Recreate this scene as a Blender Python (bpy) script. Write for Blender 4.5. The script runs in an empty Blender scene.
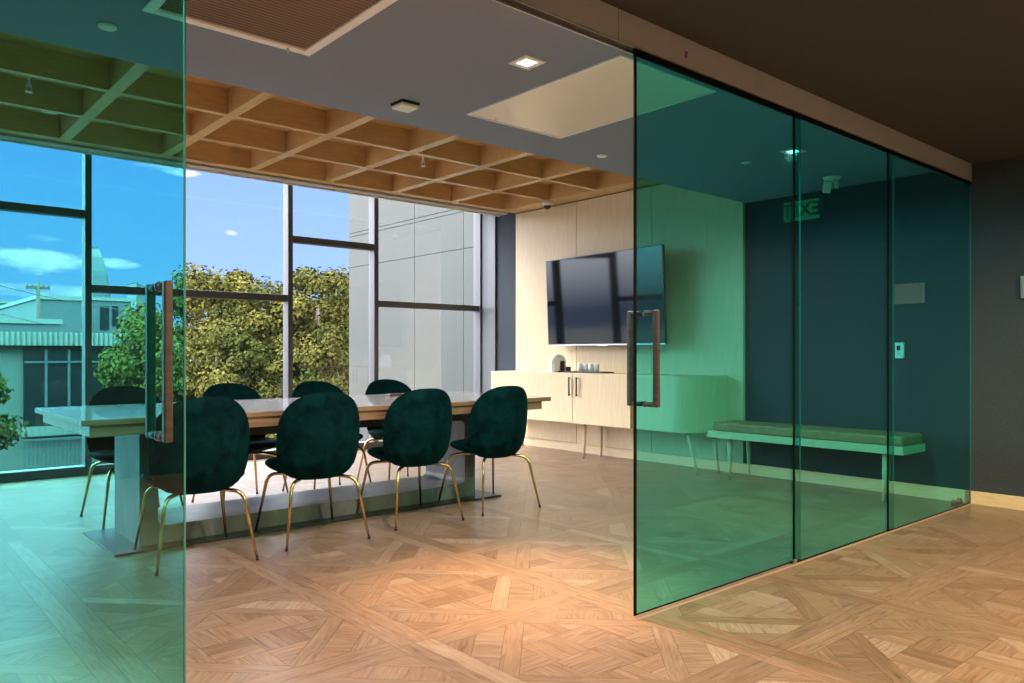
import bpy, bmesh, math, random
from mathutils import Vector, Matrix
random.seed(7)
sc = bpy.context.scene
COL = sc.collection
PI = math.pi
# ------------------------------------------------------------------ camera
F_PX, HY, YAW, H = 775.0, 354.0, math.radians(49), 1.10
cam = bpy.data.cameras.new('camera'); camo = bpy.data.objects.new('camera', cam); COL.objects.link(camo)
camo.location = (0, 0, H)
camo.rotation_euler = (PI/2, 0, YAW - PI/2)
cam.sensor_width = 36; cam.lens = 36*F_PX/1024
cam.shift_y = (HY - 341.5)/1024
cam.clip_start = .02; cam.clip_end = 3000
sc.camera = camo
sc.view_settings.view_transform = 'Standard'; sc.view_settings.look = 'None'
sc.view_settings.gamma = 1; sc.view_settings.use_curve_mapping = False
sc.view_settings.exposure = 0.0

def at_y(u, v, y):                # a point seen at pixel (u, v) standing on the plane y
    r = (u-512)/F_PX
    d = (math.cos(YAW)+r*math.sin(YAW), math.sin(YAW)-r*math.cos(YAW), (HY-v)/F_PX)
    t = y/d[1]; return Vector((d[0]*t, y, H+d[2]*t))
def at_x(u, v, x):
    r = (u-512)/F_PX
    d = (math.cos(YAW)+r*math.sin(YAW), math.sin(YAW)-r*math.cos(YAW), (HY-v)/F_PX)
    t = x/d[0]; return Vector((x, d[1]*t, H+d[2]*t))

# ------------------------------------------------------------------ materials
def mat(name, color=(.5,.5,.5), rough=.5, metal=0, spec=.5, sheen=0, emit=None, es=0, coat=0):
    m = bpy.data.materials.new(name); m.use_nodes = True
    b = m.node_tree.nodes['Principled BSDF']
    b.inputs['Base Color'].default_value = (*color, 1)
    b.inputs['Roughness'].default_value = rough
    b.inputs['Metallic'].default_value = metal
    b.inputs['Specular IOR Level'].default_value = spec
    b.inputs['Sheen Weight'].default_value = sheen
    b.inputs['Coat Weight'].default_value = coat
    if emit:
        b.inputs['Emission Color'].default_value = (*emit, 1); b.inputs['Emission Strength'].default_value = es
    return m
def N(m, t, **kw):
    n = m.node_tree.nodes.new(t)
    for k, v in kw.items(): setattr(n, k, v)
    return n
def L(m, a, b): m.node_tree.links.new(a, b)
def bsdf(m): return m.node_tree.nodes['Principled BSDF']
def ramp(m, fac, stops):
    r = N(m, 'ShaderNodeValToRGB'); L(m, fac, r.inputs[0])
    e = r.color_ramp.elements
    e[0].position, e[0].color = stops[0][0], (*stops[0][1], 1)
    e[1].position, e[1].color = stops[-1][0], (*stops[-1][1], 1)
    for p, c in stops[1:-1]:
        x = e.new(p); x.color = (*c, 1)
    return r.outputs[0]
def coords(m, scale=(1,1,1), kind='Object'):
    tc = N(m, 'ShaderNodeTexCoord'); mp = N(m, 'ShaderNodeMapping'); mp.inputs['Scale'].default_value = scale
    L(m, tc.outputs[kind], mp.inputs[0]); return mp.outputs[0]
def noise(m, vec, scale=5, detail=4, rough=.5, dist=0):
    n = N(m, 'ShaderNodeTexNoise'); L(m, vec, n.inputs['Vector'])
    n.inputs['Scale'].default_value = scale; n.inputs['Detail'].default_value = detail
    n.inputs['Roughness'].default_value = rough; n.inputs['Distortion'].default_value = dist
    return n.outputs['Fac']
def bump(m, fac, strength=.2, dist=.01):
    b = N(m, 'ShaderNodeBump'); b.inputs['Strength'].default_value = strength; b.inputs['Distance'].default_value = dist
    L(m, fac, b.inputs['Height']); L(m, b.outputs[0], bsdf(m).inputs['Normal'])
def noisy(name, c1, c2, scale=(1,1,1), ns=20, rough=.6, bs=0, **kw):
    m = mat(name, c1, rough, **kw)
    f = noise(m, coords(m, scale), ns, 5, .6)
    L(m, ramp(m, f, [(.3, c1), (.7, c2)]), bsdf(m).inputs['Base Color'])
    if bs: bump(m, f, bs)
    return m

M = {}
M['ash'] = noisy('pale_ash_veneer', (.60,.455,.265), (.74,.585,.365), (60,60,2.0), 2.2, .5)          # vertical grain
M['ash_h'] = noisy('pale_ash_solid', (.62,.47,.28), (.74,.58,.36), (4,4,30), 3, .5)
M['coffer'] = noisy('oak_coffer_veneer', (.52,.32,.14), (.62,.40,.19), (2,30,14), 3, .26)
M['ceil'] = noisy('grey_ceiling_paint', (.20,.245,.335), (.22,.27,.365), (1,1,1), 60, .85)
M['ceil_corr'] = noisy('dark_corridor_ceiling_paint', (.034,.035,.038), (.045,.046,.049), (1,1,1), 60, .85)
M['header'] = noisy('painted_header', (.36,.43,.52), (.39,.46,.55), (1,1,1), 30, .5)
M['darkwall'] = noisy('charcoal_wallcovering', (.022,.031,.040), (.042,.054,.067), (1,1,1), 160, .9, .15)
M['white'] = mat('white_paint', (.84,.85,.87), .45)
M['plastic'] = mat('white_plastic', (.8,.8,.79), .35)
M['black'] = mat('black_plastic', (.012,.012,.013), .4)
M['screen'] = mat('tv_screen_glass', (.004,.006,.009), .06, spec=.42)
M['bezel'] = mat('tv_bezel', (.03,.03,.035), .3)
M['silver'] = mat('brushed_silver', (.6,.6,.6), .3, 1)
M['alu'] = mat('anodised_window_frame', (.10,.098,.102), .42, .35)
M['alu_light'] = mat('grey_window_return', (.075,.08,.09), .5, .1)
M['bronze'] = noisy('bronze_bar', (.035,.032,.032), (.075,.066,.062), (1,1,6), 10, .38, metal=.35)
M['brass'] = mat('polished_brass', (.62,.43,.20), .22, 1)
M['chrome'] = mat('chrome', (.7,.7,.72), .12, 1)
M['velvet'] = None
M['concrete'] = noisy('smooth_concrete', (.085,.086,.088), (.16,.16,.16), (1,1,.5), 9, .42, .04)
M['plate'] = mat('steel_base_plate', (.05,.053,.056), .35, .7)
M['leather'] = noisy('brown_leather', (.34,.15,.06), (.46,.22,.10), (1,1,1), 22, .5, .1)
M['glassedge_dark'] = mat('dark_glass_edge', (.003,.004,.004), .8, spec=.1)
M['glassedge'] = mat('pale_glass_edge', (.04,.22,.20), .6)
M['grille'] = mat('beige_grille', (.60,.49,.43), .6)
M['cream'] = mat('cream_gloss_panel', (.80,.74,.66), .28)
M['lens'] = mat('lamp_lens', (1,.9,.7), .5, emit=(1,.78,.48), es=6)
M['shade'] = mat('shade_cassette', (.42,.38,.33), .5)
M['purple'] = mat('purple_sticker', (.12,.03,.35), .6)
M['exit'] = mat('exit_sign_face', (.02,.4,.1), .5, emit=(.03,.75,.22), es=.55)
M['exitdark'] = mat('exit_lettering', (.005,.05,.01), .5)
M['whitewall'] = noisy('pale_cladding', (.024,.026,.023), (.027,.029,.026), (1,1,1), 1.5, .7)
M['joint'] = mat('dark_joint', (.06,.06,.06), .8)
M['facade'] = noisy('render_facade', (.075,.082,.07), (.09,.097,.082), (1,1,1), .6, .85)
M['fascia'] = mat('corrugated_fascia', (.13,.14,.125), .5)
M['winglass'] = mat('dark_shopfront_glass', (.006,.010,.012), .5, spec=.1)
M['bldg_grey'] = noisy('grey_building', (.045,.055,.06), (.06,.07,.075), (1,1,1), .3, .8)
M['bldg_blue'] = noisy('blue_tower_glass', (.035,.06,.07), (.05,.075,.085), (1,1,4), .05, .4)
M['ground'] = noisy('asphalt', (.05,.05,.048), (.07,.07,.065), (1,1,1), .8, .9)
M['bark'] = noisy('bark', (.05,.035,.025), (.08,.06,.045), (1,1,.3), 12, .9, .3)
M['redwood'] = mat('door_wood_pull', (.03,.02,.015), .4)
M['ceramic'] = mat('white_ceramic', (.8,.78,.74), .25)
M['wine'] = mat('dark_red_plastic', (.05,.008,.012), .25)
M['floorbase'] = mat('dark_joint_wood', (.07,.045,.03), .8)
M['tin'] = mat('dark_tray', (.03,.03,.032), .35)
M['remote'] = noisy('brown_remote', (.06,.03,.03), (.16,.08,.08), (1,1,1), 30, .4)

def velvet():
    m = mat('green_velvet', (.004,.03,.032), .8, sheen=.06, spec=.04)
    b = bsdf(m)
    b.inputs['Sheen Roughness'].default_value = .35
    b.inputs['Sheen Tint'].default_value = (.02,.42,.42,1)
    v = coords(m)
    f = noise(m, v, 9, 5, .65, .6)
    L(m, ramp(m, f, [(.35, (.0005,.008,.010)), (.7, (.0016,.027,.029))]), b.inputs['Base Color'])
    bump(m, noise(m, v, 260, 2, .5), .25, .002)
    return m
M['velvet'] = velvet()

def walnut():
    m = mat('walnut_top', (.2,.12,.08), .20, coat=.2)
    v = coords(m, (1.2, 22, 8))
    f = noise(m, v, 2.5, 6, .6, .8)
    L(m, ramp(m, f, [(.3, (.17,.095,.055)), (.6, (.30,.18,.11)), (.8, (.22,.125,.075))]), bsdf(m).inputs['Base Color'])
    return m
M['walnut'] = walnut()
M['tabletop'] = noisy('pale_glare_layer', (.40,.34,.31), (.50,.44,.41), (1.2,20,1), 3, .22, coat=.5)  # window glare on the walnut top, put into a pale colour

def parquet():
    m = mat('oak_parquet', (.4,.25,.15), .42)
    b = bsdf(m)
    uv = N(m, 'ShaderNodeUVMap'); uv.uv_map = 'grain'
    mp = N(m, 'ShaderNodeMapping'); mp.inputs['Scale'].default_value = (2.6, 30, 1); L(m, uv.outputs[0], mp.inputs[0])
    at = N(m, 'ShaderNodeAttribute'); at.attribute_name = 'board'
    f = noise(m, mp.outputs[0], 1.6, 7, .62, 1.6)
    grain = ramp(m, f, [(.28, (.135,.080,.050)), (.46, (.26,.163,.105)), (.60, (.31,.205,.137)), (.75, (.39,.27,.185))])
    tone = ramp(m, at.outputs['Fac'], [(0, (.76,.71,.67)), (.2, (.92,.90,.88)), (.5, (.98,1.0,1.02)), (.7, (1.04,.99,.95)), (.88, (1.04,1.04,1.04)), (1, (1.28,1.42,1.56))])
    mx = N(m, 'ShaderNodeMix', data_type='RGBA', blend_type='MULTIPLY'); mx.inputs[0].default_value = 1
    L(m, grain, mx.inputs[6]); L(m, tone, mx.inputs[7])
    mp2 = N(m, 'ShaderNodeMapping'); mp2.inputs['Scale'].default_value = (5, 12, 1); L(m, uv.outputs[0], mp2.inputs[0])
    k = noise(m, mp2.outputs[0], 1.3, 3, .5)
    kr = ramp(m, k, [(.0, (1,1,1)), (.74, (1,1,1)), (.80, (.35,.28,.22))])
    mx2 = N(m, 'ShaderNodeMix', data_type='RGBA', blend_type='MULTIPLY'); mx2.inputs[0].default_value = .6
    L(m, mx.outputs[2], mx2.inputs[6]); L(m, kr, mx2.inputs[7])
    L(m, mx2.outputs[2], b.inputs['Base Color'])
    rr = N(m, 'ShaderNodeMapRange'); L(m, f, rr.inputs[0]); rr.inputs[3].default_value = .24; rr.inputs[4].default_value = .42
    L(m, rr.outputs[0], b.inputs['Roughness'])
    bump(m, f, .22, .004)
    return m
M['parquet'] = parquet()

def tinted_glass(name, tint, ior=1.5):
    # two faces per pane: each face lets through the square root of the pane's tint, more at a slant
    m = bpy.data.materials.new(name); m.use_nodes = True
    nt = m.node_tree; nt.nodes.remove(nt.nodes['Principled BSDF']); out = nt.nodes['Material Output']
    tr = N(m, 'ShaderNodeBsdfTransparent'); gl = N(m, 'ShaderNodeBsdfGlossy'); gl.inputs['Roughness'].default_value = .0
    gl.inputs['Color'].default_value = (1,1,1,1)
    mix = N(m, 'ShaderNodeMixShader'); geo = N(m, 'ShaderNodeNewGeometry')
    dot = N(m, 'ShaderNodeVectorMath', operation='DOT_PRODUCT'); L(m, geo.outputs['Incoming'], dot.inputs[0]); L(m, geo.outputs['Normal'], dot.inputs[1])
    ab = N(m, 'ShaderNodeMath', operation='ABSOLUTE'); L(m, dot.outputs['Value'], ab.inputs[0])
    # schlick
    om = N(m, 'ShaderNodeMath', operation='SUBTRACT'); om.inputs[0].default_value = 1; L(m, ab.outputs[0], om.inputs[1])
    pw = N(m, 'ShaderNodeMath', operation='POWER'); L(m, om.outputs[0], pw.inputs[0]); pw.inputs[1].default_value = 5
    ma = N(m, 'ShaderNodeMath', operation='MULTIPLY_ADD'); L(m, pw.outputs[0], ma.inputs[0]); ma.inputs[1].default_value = .96; ma.inputs[2].default_value = .04
    # path length 1/cos(t')
    sq = N(m, 'ShaderNodeMath', operation='MULTIPLY'); L(m, ab.outputs[0], sq.inputs[0]); L(m, ab.outputs[0], sq.inputs[1])
    c2 = N(m, 'ShaderNodeMath', operation='MULTIPLY_ADD'); L(m, sq.outputs[0], c2.inputs[0]); c2.inputs[1].default_value = 1/ior**2; c2.inputs[2].default_value = 1-1/ior**2
    rt = N(m, 'ShaderNodeMath', operation='POWER'); L(m, c2.outputs[0], rt.inputs[0]); rt.inputs[1].default_value = -.5
    cc = N(m, 'ShaderNodeCombineXYZ')
    for i in range(3):
        p = N(m, 'ShaderNodeMath', operation='POWER'); p.inputs[0].default_value = math.sqrt(tint[i]); L(m, rt.outputs[0], p.inputs[1]); L(m, p.outputs[0], cc.inputs[i])
    L(m, cc.outputs[0], tr.inputs['Color'])
    L(m, ma.outputs[0], mix.inputs[0]); L(m, tr.outputs[0], mix.inputs[1]); L(m, gl.outputs[0], mix.inputs[2])
    L(m, mix.outputs[0], out.inputs['Surface'])
    return m
M['teal'] = tinted_glass('teal_door_glass', (.19,.78,.75))
M['clear'] = tinted_glass('window_glass', (.97,.985,.98))
M['tumbler'] = mat('frosted_glass', (.82,.84,.84), .15); bsdf(M['tumbler']).inputs['Alpha'].default_value = .8

def leafmat(name, c1, c2, c3):
    m = mat(name, c1, .9, spec=.0)
    oi = N(m, 'ShaderNodeAttribute'); oi.attribute_name = 'tone'
    L(m, ramp(m, oi.outputs['Fac'], [(0, c1), (.5, c2), (1, c3)]), bsdf(m).inputs['Base Color'])
    return m
M['leaf_gold'] = leafmat('golden_olive_leaves', (.017,.021,.006), (.058,.057,.014), (.112,.094,.027))
M['leaf_green'] = leafmat('green_leaves', (.014,.019,.005), (.048,.050,.013), (.092,.083,.022))

# ------------------------------------------------------------------ mesh helpers
class MB:
    def __init__(s): s.bm = bmesh.new()
    def box(s, x0, y0, z0, x1, y1, z1, mi=0):
        v = [s.bm.verts.new(p) for p in ((x0,y0,z0),(x1,y0,z0),(x1,y1,z0),(x0,y1,z0),(x0,y0,z1),(x1,y0,z1),(x1,y1,z1),(x0,y1,z1))]
        for f in ((3,2,1,0),(4,5,6,7),(0,1,5,4),(1,2,6,5),(2,3,7,6),(3,0,4,7)):
            s.bm.faces.new([v[i] for i in f]).material_index = mi
        return s
    def prism(s, pts, axis, a, b, mi=0, smooth=False):
        # pts 2D polygon extruded along axis from a to b
        def P(p, t):
            return (t,p[0],p[1]) if axis == 'x' else (p[0],t,p[1]) if axis == 'y' else (p[0],p[1],t)
        A = [s.bm.verts.new(P(p,a)) for p in pts]; B = [s.bm.verts.new(P(p,b)) for p in pts]
        n = len(pts)
        s.bm.faces.new(A[::-1]).material_index = mi; s.bm.faces.new(B).material_index = mi
        for i in range(n):
            f = s.bm.faces.new((A[i],A[(i+1)%n],B[(i+1)%n],B[i])); f.material_index = mi; f.smooth = smooth
        return s
    def tube(s, pts, rad, seg=12, caps=True):
        pts = [Vector(p) for p in pts]; n = len(pts)
        if not hasattr(rad, '__len__'): rad = [rad]*n
        rings = []; up = None
        for i, p in enumerate(pts):
            t = (pts[min(i+1,n-1)]-pts[max(i-1,0)]).normalized()
            if up is None: up = t.orthogonal().normalized()
            a = (up - t*up.dot(t)).normalized(); up = a; b = t.cross(a)
            rings.append([s.bm.verts.new(p+(a*math.cos(2*PI*k/seg)+b*math.sin(2*PI*k/seg))*rad[i]) for k in range(seg)])
        for i in range(n-1):
            for k in range(seg):
                f = s.bm.faces.new((rings[i][k],rings[i][(k+1)%seg],rings[i+1][(k+1)%seg],rings[i+1][k])); f.smooth = True
        if caps:
            s.bm.faces.new(rings[0][::-1]); s.bm.faces.new(rings[-1])
        return s
    def lathe(s, prof, c=(0,0,0), seg=32, mi=0, smooth=True):
        rings = []
        for r, z in prof:
            if r < 1e-6: rings.append([s.bm.verts.new((c[0],c[1],c[2]+z))])
            else: rings.append([s.bm.verts.new((c[0]+r*math.cos(2*PI*k/seg),c[1]+r*math.sin(2*PI*k/seg),c[2]+z)) for k in range(seg)])
        for A, B in zip(rings, rings[1:]):
            for k in range(seg):
                a0, a1 = A[k%len(A)], A[(k+1)%len(A)]; b0, b1 = B[k%len(B)], B[(k+1)%len(B)]
                vs = []
                for q in (a0,a1,b1,b0):
                    if q not in vs: vs.append(q)
                if len(vs) > 2:
                    f = s.bm.faces.new(vs); f.smooth = smooth; f.material_index = mi
        return s
    def build(s, name, mats, parent=None, bevel=0, seg=2, loc=None, recalc=True):
        if recalc: bmesh.ops.recalc_face_normals(s.bm, faces=s.bm.faces)
        me = bpy.data.meshes.new(name); s.bm.to_mesh(me); s.bm.free()
        if not isinstance(mats, (list, tuple)): mats = [mats]
        for m_ in mats: me.materials.append(m_)
        o = bpy.data.objects.new(name, me); COL.objects.link(o)
        if parent: o.parent = parent
        if loc is not None: o.location = loc
        if bevel:
            b = o.modifiers.new('bevel', 'BEVEL'); b.width = bevel; b.segments = seg; b.limit_method = 'ANGLE'; b.angle_limit = math.radians(40)
            b.harden_normals = False
        return o
def box(name, m, x0,y0,z0,x1,y1,z1, parent=None, bevel=0): return MB().box(x0,y0,z0,x1,y1,z1).build(name, m, parent, bevel)
def tag(o, label=None, cat=None, group=None, kind=None):
    if label: o['label'] = label
    if cat: o['category'] = cat
    if group: o['group'] = group
    if kind: o['kind'] = kind
    return o
def empty(name, loc=(0,0,0), rz=0):
    o = bpy.data.objects.new(name, None); COL.objects.link(o); o.location = loc; o.rotation_euler = (0,0,rz); o.empty_display_size = .1
    return o
def copy_tree(o, parent=None):
    c = o.copy(); COL.objects.link(c); c.parent = parent
    for ch in list(o.children): copy_tree(ch, c)
    return c
def struct(o, label, cat=None): return tag(o, label, cat, kind='structure')
def rrect(x0, y0, x1, y1, r, n=8):
    pts = []
    for cx, cy, a0 in ((x1-r,y1-r,0),(x0+r,y1-r,90),(x0+r,y0+r,180),(x1-r,y0+r,270)):
        for k in range(n+1):
            a = math.radians(a0+90*k/n); pts.append((cx+r*math.cos(a), cy+r*math.sin(a)))
    return pts

# ------------------------------------------------------------------ dimensions of the place
ZC = 2.485          # grey ceiling of the room
ZH = 2.497          # corridor ceiling
ZK = 2.82           # underside of the coffers
XR = 6.29           # charcoal wall
YG = 2.105          # glass line
YW = 7.85           # window wall, inner face of mullions
XL = -2.75
YB = -3.2
YE = 3.955          # where the grey ceiling ends and the coffers begin
YP = 7.14           # where the coffers end at the shade pocket

# ------------------------------------------------------------------ floor: parquet panels board by board
def clip_half(poly, a, b, c):      # keep a*x+b*y <= c
    out = []
    for i in range(len(poly)):
        p, q = poly[i], poly[(i+1)%len(poly)]
        dp, dq = a*p[0]+b*p[1]-c, a*q[0]+b*q[1]-c
        if dp <= 0: out.append(p)
        if (dp < 0 < dq) or (dq < 0 < dp):
            t = dp/(dp-dq); out.append((p[0]+(q[0]-p[0])*t, p[1]+(q[1]-p[1])*t))
    return out
def area(p): return sum(p[i][0]*p[(i+1)%len(p)][1]-p[(i+1)%len(p)][0]*p[i][1] for i in range(len(p)))/2
def inset(poly, d):
    if area(poly) < 0: poly = poly[::-1]
    out = poly
    for i in range(len(poly)):
        p, q = poly[i], poly[(i+1)%len(poly)]
        ex, ey = q[0]-p[0], q[1]-p[1]; l = math.hypot(ex, ey)
        if l < 1e-7: continue
        a, b = ey/l, -ex/l                        # outward normal
        out = clip_half(out, a, b, a*p[0]+b*p[1]-d)
        if len(out) < 3: return []
    return out
def panel_boards():
    bw = .088; out = []            # (polygon in 0..1, grain angle)
    out.append(([(0,0),(bw,0),(bw,1),(0,1)], 90)); out.append(([(1-bw,0),(1,0),(1,1),(1-bw,1)], 90))
    out.append(([(bw,0),(1-bw,0),(1-bw,bw),(bw,bw)], 0)); out.append(([(bw,1-bw),(1-bw,1-bw),(1-bw,1),(bw,1)], 0))
    I = [(bw,bw),(1-bw,bw),(1-bw,1-bw),(bw,1-bw)]
    def diag(poly, sx, sy, lo, hi):    # lo <= sx*(x-.5)+sy*(y-.5) <= hi
        k = (sx+sy)*.5
        poly = clip_half(poly, sx, sy, hi+k); 
        return clip_half(poly, -sx, -sy, -(lo+k)) if poly else poly
    w0, w1, w2 = .385, .495, .66
    for sx, sy, ang in ((1,1,-45),(-1,1,45),(-1,-1,-45),(1,-1,45)):
        q = [(.5,.5),(.5+sx*.5,.5),(.5+sx*.5,.5+sy*.5),(.5,.5+sy*.5)]
        if area(q) < 0: q = q[::-1]
        base = clip_half(clip_half(clip_half(clip_half(q,-1,0,-bw),1,0,1-bw),0,-1,-bw),0,1,1-bw)
        for lo, hi, g in ((w0,w1,ang),(w1,w2,ang+90),(w2,2,ang)):
            p = diag(base, sx, sy, lo, hi)
            if len(p) > 2: out.append((p, g))
    s = .196
    for i in range(-3, 3):
        for j in range(-3, 3):
            x0, y0 = .5+i*s, .5+j*s
            hor = (i+j) % 2 == 0
            for h in range(2):
                c = [(x0,y0+h*s/2),(x0+s,y0+h*s/2),(x0+s,y0+(h+1)*s/2),(x0,y0+(h+1)*s/2)] if hor else [(x0+h*s/2,y0),(x0+(h+1)*s/2,y0),(x0+(h+1)*s/2,y0+s),(x0+h*s/2,y0+s)]
                for sx in (1,-1):
                    for sy in (1,-1):
                        k = (sx+sy)*.5; c = clip_half(c, sx, sy, w0+k) if c else c
                if len(c) > 2 and abs(area(c)) > .002: out.append((c, 0 if hor else 90))
    return out
def make_floor():
    PX, PY, OX, OY = .9175, .96, .74, 1.51
    verts, faces, uvs, tone, mi = [], [], [], [], []
    tpl = panel_boards(); rnd = random.Random(3)
    i0, i1 = math.floor((XL-OX)/PX), math.ceil((XR-OX)/PX); j0, j1 = math.floor((YB-OY)/PY), math.ceil((YW+.15-OY)/PY)
    for i in range(i0, i1):
        for j in range(j0, j1):
            for poly, ang in tpl:
                w = [(OX+(i+p[0])*PX, OY+(j+p[1])*PY) for p in poly]
                w = clip_half(clip_half(clip_half(clip_half(w,-1,0,-XL),1,0,XR),0,-1,-YB),0,1,YW+.15)
                if len(w) < 3: continue
                w = inset(w, .0005)
                if len(w) < 3: continue
                a = math.radians(ang); ca, sa = math.cos(a), math.sin(a); ou, ov = rnd.uniform(0,50), rnd.uniform(0,50)
                n = len(verts); verts += [(p[0],p[1],0) for p in w]; faces.append(list(range(n, n+len(w))))
                uvs += [(p[0]*ca+p[1]*sa+ou, -p[0]*sa+p[1]*ca+ov) for p in w]
                t = rnd.random()
                tone.append(t); mi.append(0)
    n = len(verts); verts += [(XL,YB,-.0025),(XR,YB,-.0025),(XR,YW+.15,-.0025),(XL,YW+.15,-.0025)]
    faces.append([n,n+1,n+2,n+3]); uvs += [(0,0)]*4; tone.append(0); mi.append(1)
    n = len(verts); verts += [(XL,YB,-.25),(XR,YB,-.25),(XR,YW+.15,-.25),(XL,YW+.15,-.25)]
    faces.append([n+3,n+2,n+1,n]); uvs += [(0,0)]*4; tone.append(0); mi.append(1)
    me = bpy.data.meshes.new('floor'); me.from_pydata(verts, [], faces)
    ul = me.uv_layers.new(name='grain')
    for k, l in enumerate(me.loops): ul.data[k].uv = uvs[l.vertex_index]
    at = me.attributes.new('board', 'FLOAT', 'FACE')
    for k, t in enumerate(tone): at.data[k].value = t
    me.materials.append(M['parquet']); me.materials.append(M['floorbase'])
    for k, p in enumerate(me.polygons): p.material_index = mi[k]
    o = bpy.data.objects.new('floor', me); COL.objects.link(o)
    return struct(o, 'oak parquet floor laid in square panels with diagonal boards', 'floor')
make_floor()

# ------------------------------------------------------------------ room shell
struct(box('wall_right', M['darkwall'], XR, YB, -.2, XR+.15, YW+.12, 3.2), 'charcoal grey fabric textured wall on the right', 'wall')
struct(box('wall_left', M['darkwall'], XL-.15, YB, -.2, XL, YW+.12, 3.2), 'charcoal wall at the far left of the room', 'wall')
struct(box('wall_back', M['darkwall'], XL-.15, YB-.15, -.2, XR+.15, YB, 3.2), 'charcoal wall closing the corridor behind', 'wall')
c = MB().box(XL, YG+.034, ZC, XR, YE, 3.2).build('ceiling', M['ceil'])
struct(c, 'grey painted flat ceiling over the near half of the room', 'ceiling')
struct(box('ceiling_corridor', M['ceil_corr'], XL, YB, ZH, XR, YG-.020, 3.2), 'very dark flat ceiling over the corridor', 'ceiling')
# coffers
g = MB()
ribs = [1.37+.7755*k for k in range(-5, 6)]
for x in ribs: g.box(x-.04, YE, ZK, x+.04, YP, 2.995)
g.box(6.0, YE, ZK, XR, YP, 2.995)
for k, y in enumerate((4.835, 5.565, 6.295)):
    xs = [XL]+ribs+[6.04]
    for a_, b_ in zip(xs, xs[1:]): g.box(a_+.04 if a_ != XL else XL, y-.028, ZK, b_-.04, y+.028, 2.995)
for a_, b_ in zip([XL]+ribs, ribs+[6.04]): g.box(a_+.04 if a_ != XL else XL, 7.03, ZK, b_-.04, YP, 2.995)
cf = MB().box(XL, YE, 2.995, XR, YP, 3.2).build('ceiling_coffer', M['coffer'])
struct(cf, 'warm wooden coffered ceiling above the table', 'ceiling')
g.build('rib_grid', M['coffer'], cf)
struct(box('ceiling_pocket', M['white'], XL, YP, 3.06, XR, YW+.12, 3.2), 'recessed pocket above the window shade', 'ceiling')
# charcoal stretch left of the wooden paneling is wall_right itself; wooden paneling stands proud of it
wp = empty('wall_panelling', (6.27, 5.5, 0)); struct(wp, 'pale ash wood panelling behind the television', 'wall panelling')
for ya, yb in ((3.967,5.021),(5.027,6.084),(6.090,7.12)):
    box('wood_panel', M['ash'], -.02, ya-5.5, .10, .018, yb-5.5, ZK-.012, wp, .0015)
box('shadow_gap', M['black'], .0, 3.972-5.5, .10, .0195, 7.11-5.5, ZK-.002, wp)
bb = MB().box(XR-.018, YG+.02, 0, XR, 7.5, .095).build('baseboard_right', M['ash_h'], None, .002); struct(bb, 'pale wood baseboard along the charcoal wall inside the room', 'baseboard')
bb = MB().box(XR-.018, YB, 0, XR, YG-.02, .095).build('baseboard_corridor', M['ash_h'], None, .002); struct(bb, 'pale wood baseboard in the corridor, right of the glass', 'baseboard')
# header over the sliding glass
hd = empty('trim_1', (0, YG, 0)); struct(hd, 'grey header beam above the sliding glass doors', 'header')
for xa, xb in ((XL, 2.379),(2.382, XR)):
    box('header_panel', M['header'], xa, -.023, 2.369, xb, -.012, ZH, hd, .001)
box('header_core', M['header'], XL, -.0115, 2.379, XR, .033, 3.1, hd)
box('track_lip', M['silver'], XL, -.0228, 2.364, XR, -.020, 2.3695, hd)
box('track_lip', M['silver'], XL, .026, 2.364, XR, .0325, ZC, hd)
box('track_groove', M['black'], XL, -.0118, 2.3735, XR, .0255, 2.3785, hd)
st = MB()
for k in range(2): st.box(-.009, 0, -.016+.016*k, .009, .0006, -.002+.016*k)
st = st.build('tape_mark', M['purple'], None, 0, 2, (2.83, YG-.0237, 2.425)); st.rotation_euler = (0, .2, 0)
tag(st, 'small purple tape mark stuck on the grey header', 'sticker')
# floor track under the sliding glass
struct(box('trim_2', mat('floor_track', (.50,.40,.36), .4, .3), 2.50, YG-.030, -.001, XR-.018, YG-.0205, .004), 'thin pale metal floor track under the glass panels', 'track')

# ------------------------------------------------------------------ sliding glass doors
def glass_panel(name, x0, x1, y, z0, z1, label, edge0, edge1, t=.006):
    r = empty(name, ((x0+x1)/2, y, 0)); struct(r, label, 'glass door')
    w = (x1-x0)/2
    MB().box(-w+(.013 if edge0 is M['glassedge_dark'] else .004), -t/2, z0, w-.004, t/2, z1).build('glass_pane', M['teal'], r)
    ew = .013 if edge0 is M['glassedge_dark'] else .004
    MB().box(-w, -t/2-.0005, z0, -w+ew, t/2+.0005, z1).build('edge_seal', edge0, r)
    MB().box(w-.004, -t/2-.0005, z0, w, t/2+.0005, z1).build('edge_seal', edge1, r)
    MB().box(-w, -t/2-.001, z0-.004, w, t/2+.001, z0).build('bottom_seal', M['glassedge_dark'], r)
    MB().box(-w, -t/2-.003, z1-.022, w, t/2+.003, z1+.004).build('top_clamp', M['glassedge_dark'], r)
    return r
ZT = 2.369
dA = glass_panel('door_2', 2.504, 3.86, YG, .012, ZT, 'teal glass sliding door with bronze pull, right of the opening', M['glassedge_dark'], M['glassedge'])
dB = glass_panel('door_3', 3.775, 4.99, YG-.008, .008, ZT, 'teal glass panel in the middle of the right-hand run', M['glassedge_dark'], M['glassedge'])
dC = glass_panel('door_4', 4.885, XR-.004, YG-.016, .008, ZT, 'teal glass panel ending at the charcoal wall', M['glassedge_dark'], M['glassedge'])
dL = glass_panel('door_1', -.66, .690, YG, .012, ZT, 'teal glass sliding door with bronze pull, left of the opening', M['glassedge'], M['glassedge'])
dL2 = glass_panel('door_5', -1.95, -.60, YG-.008, .008, ZT, 'teal glass panel beyond the left sliding door', M['glassedge'], M['glassedge'])
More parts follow.
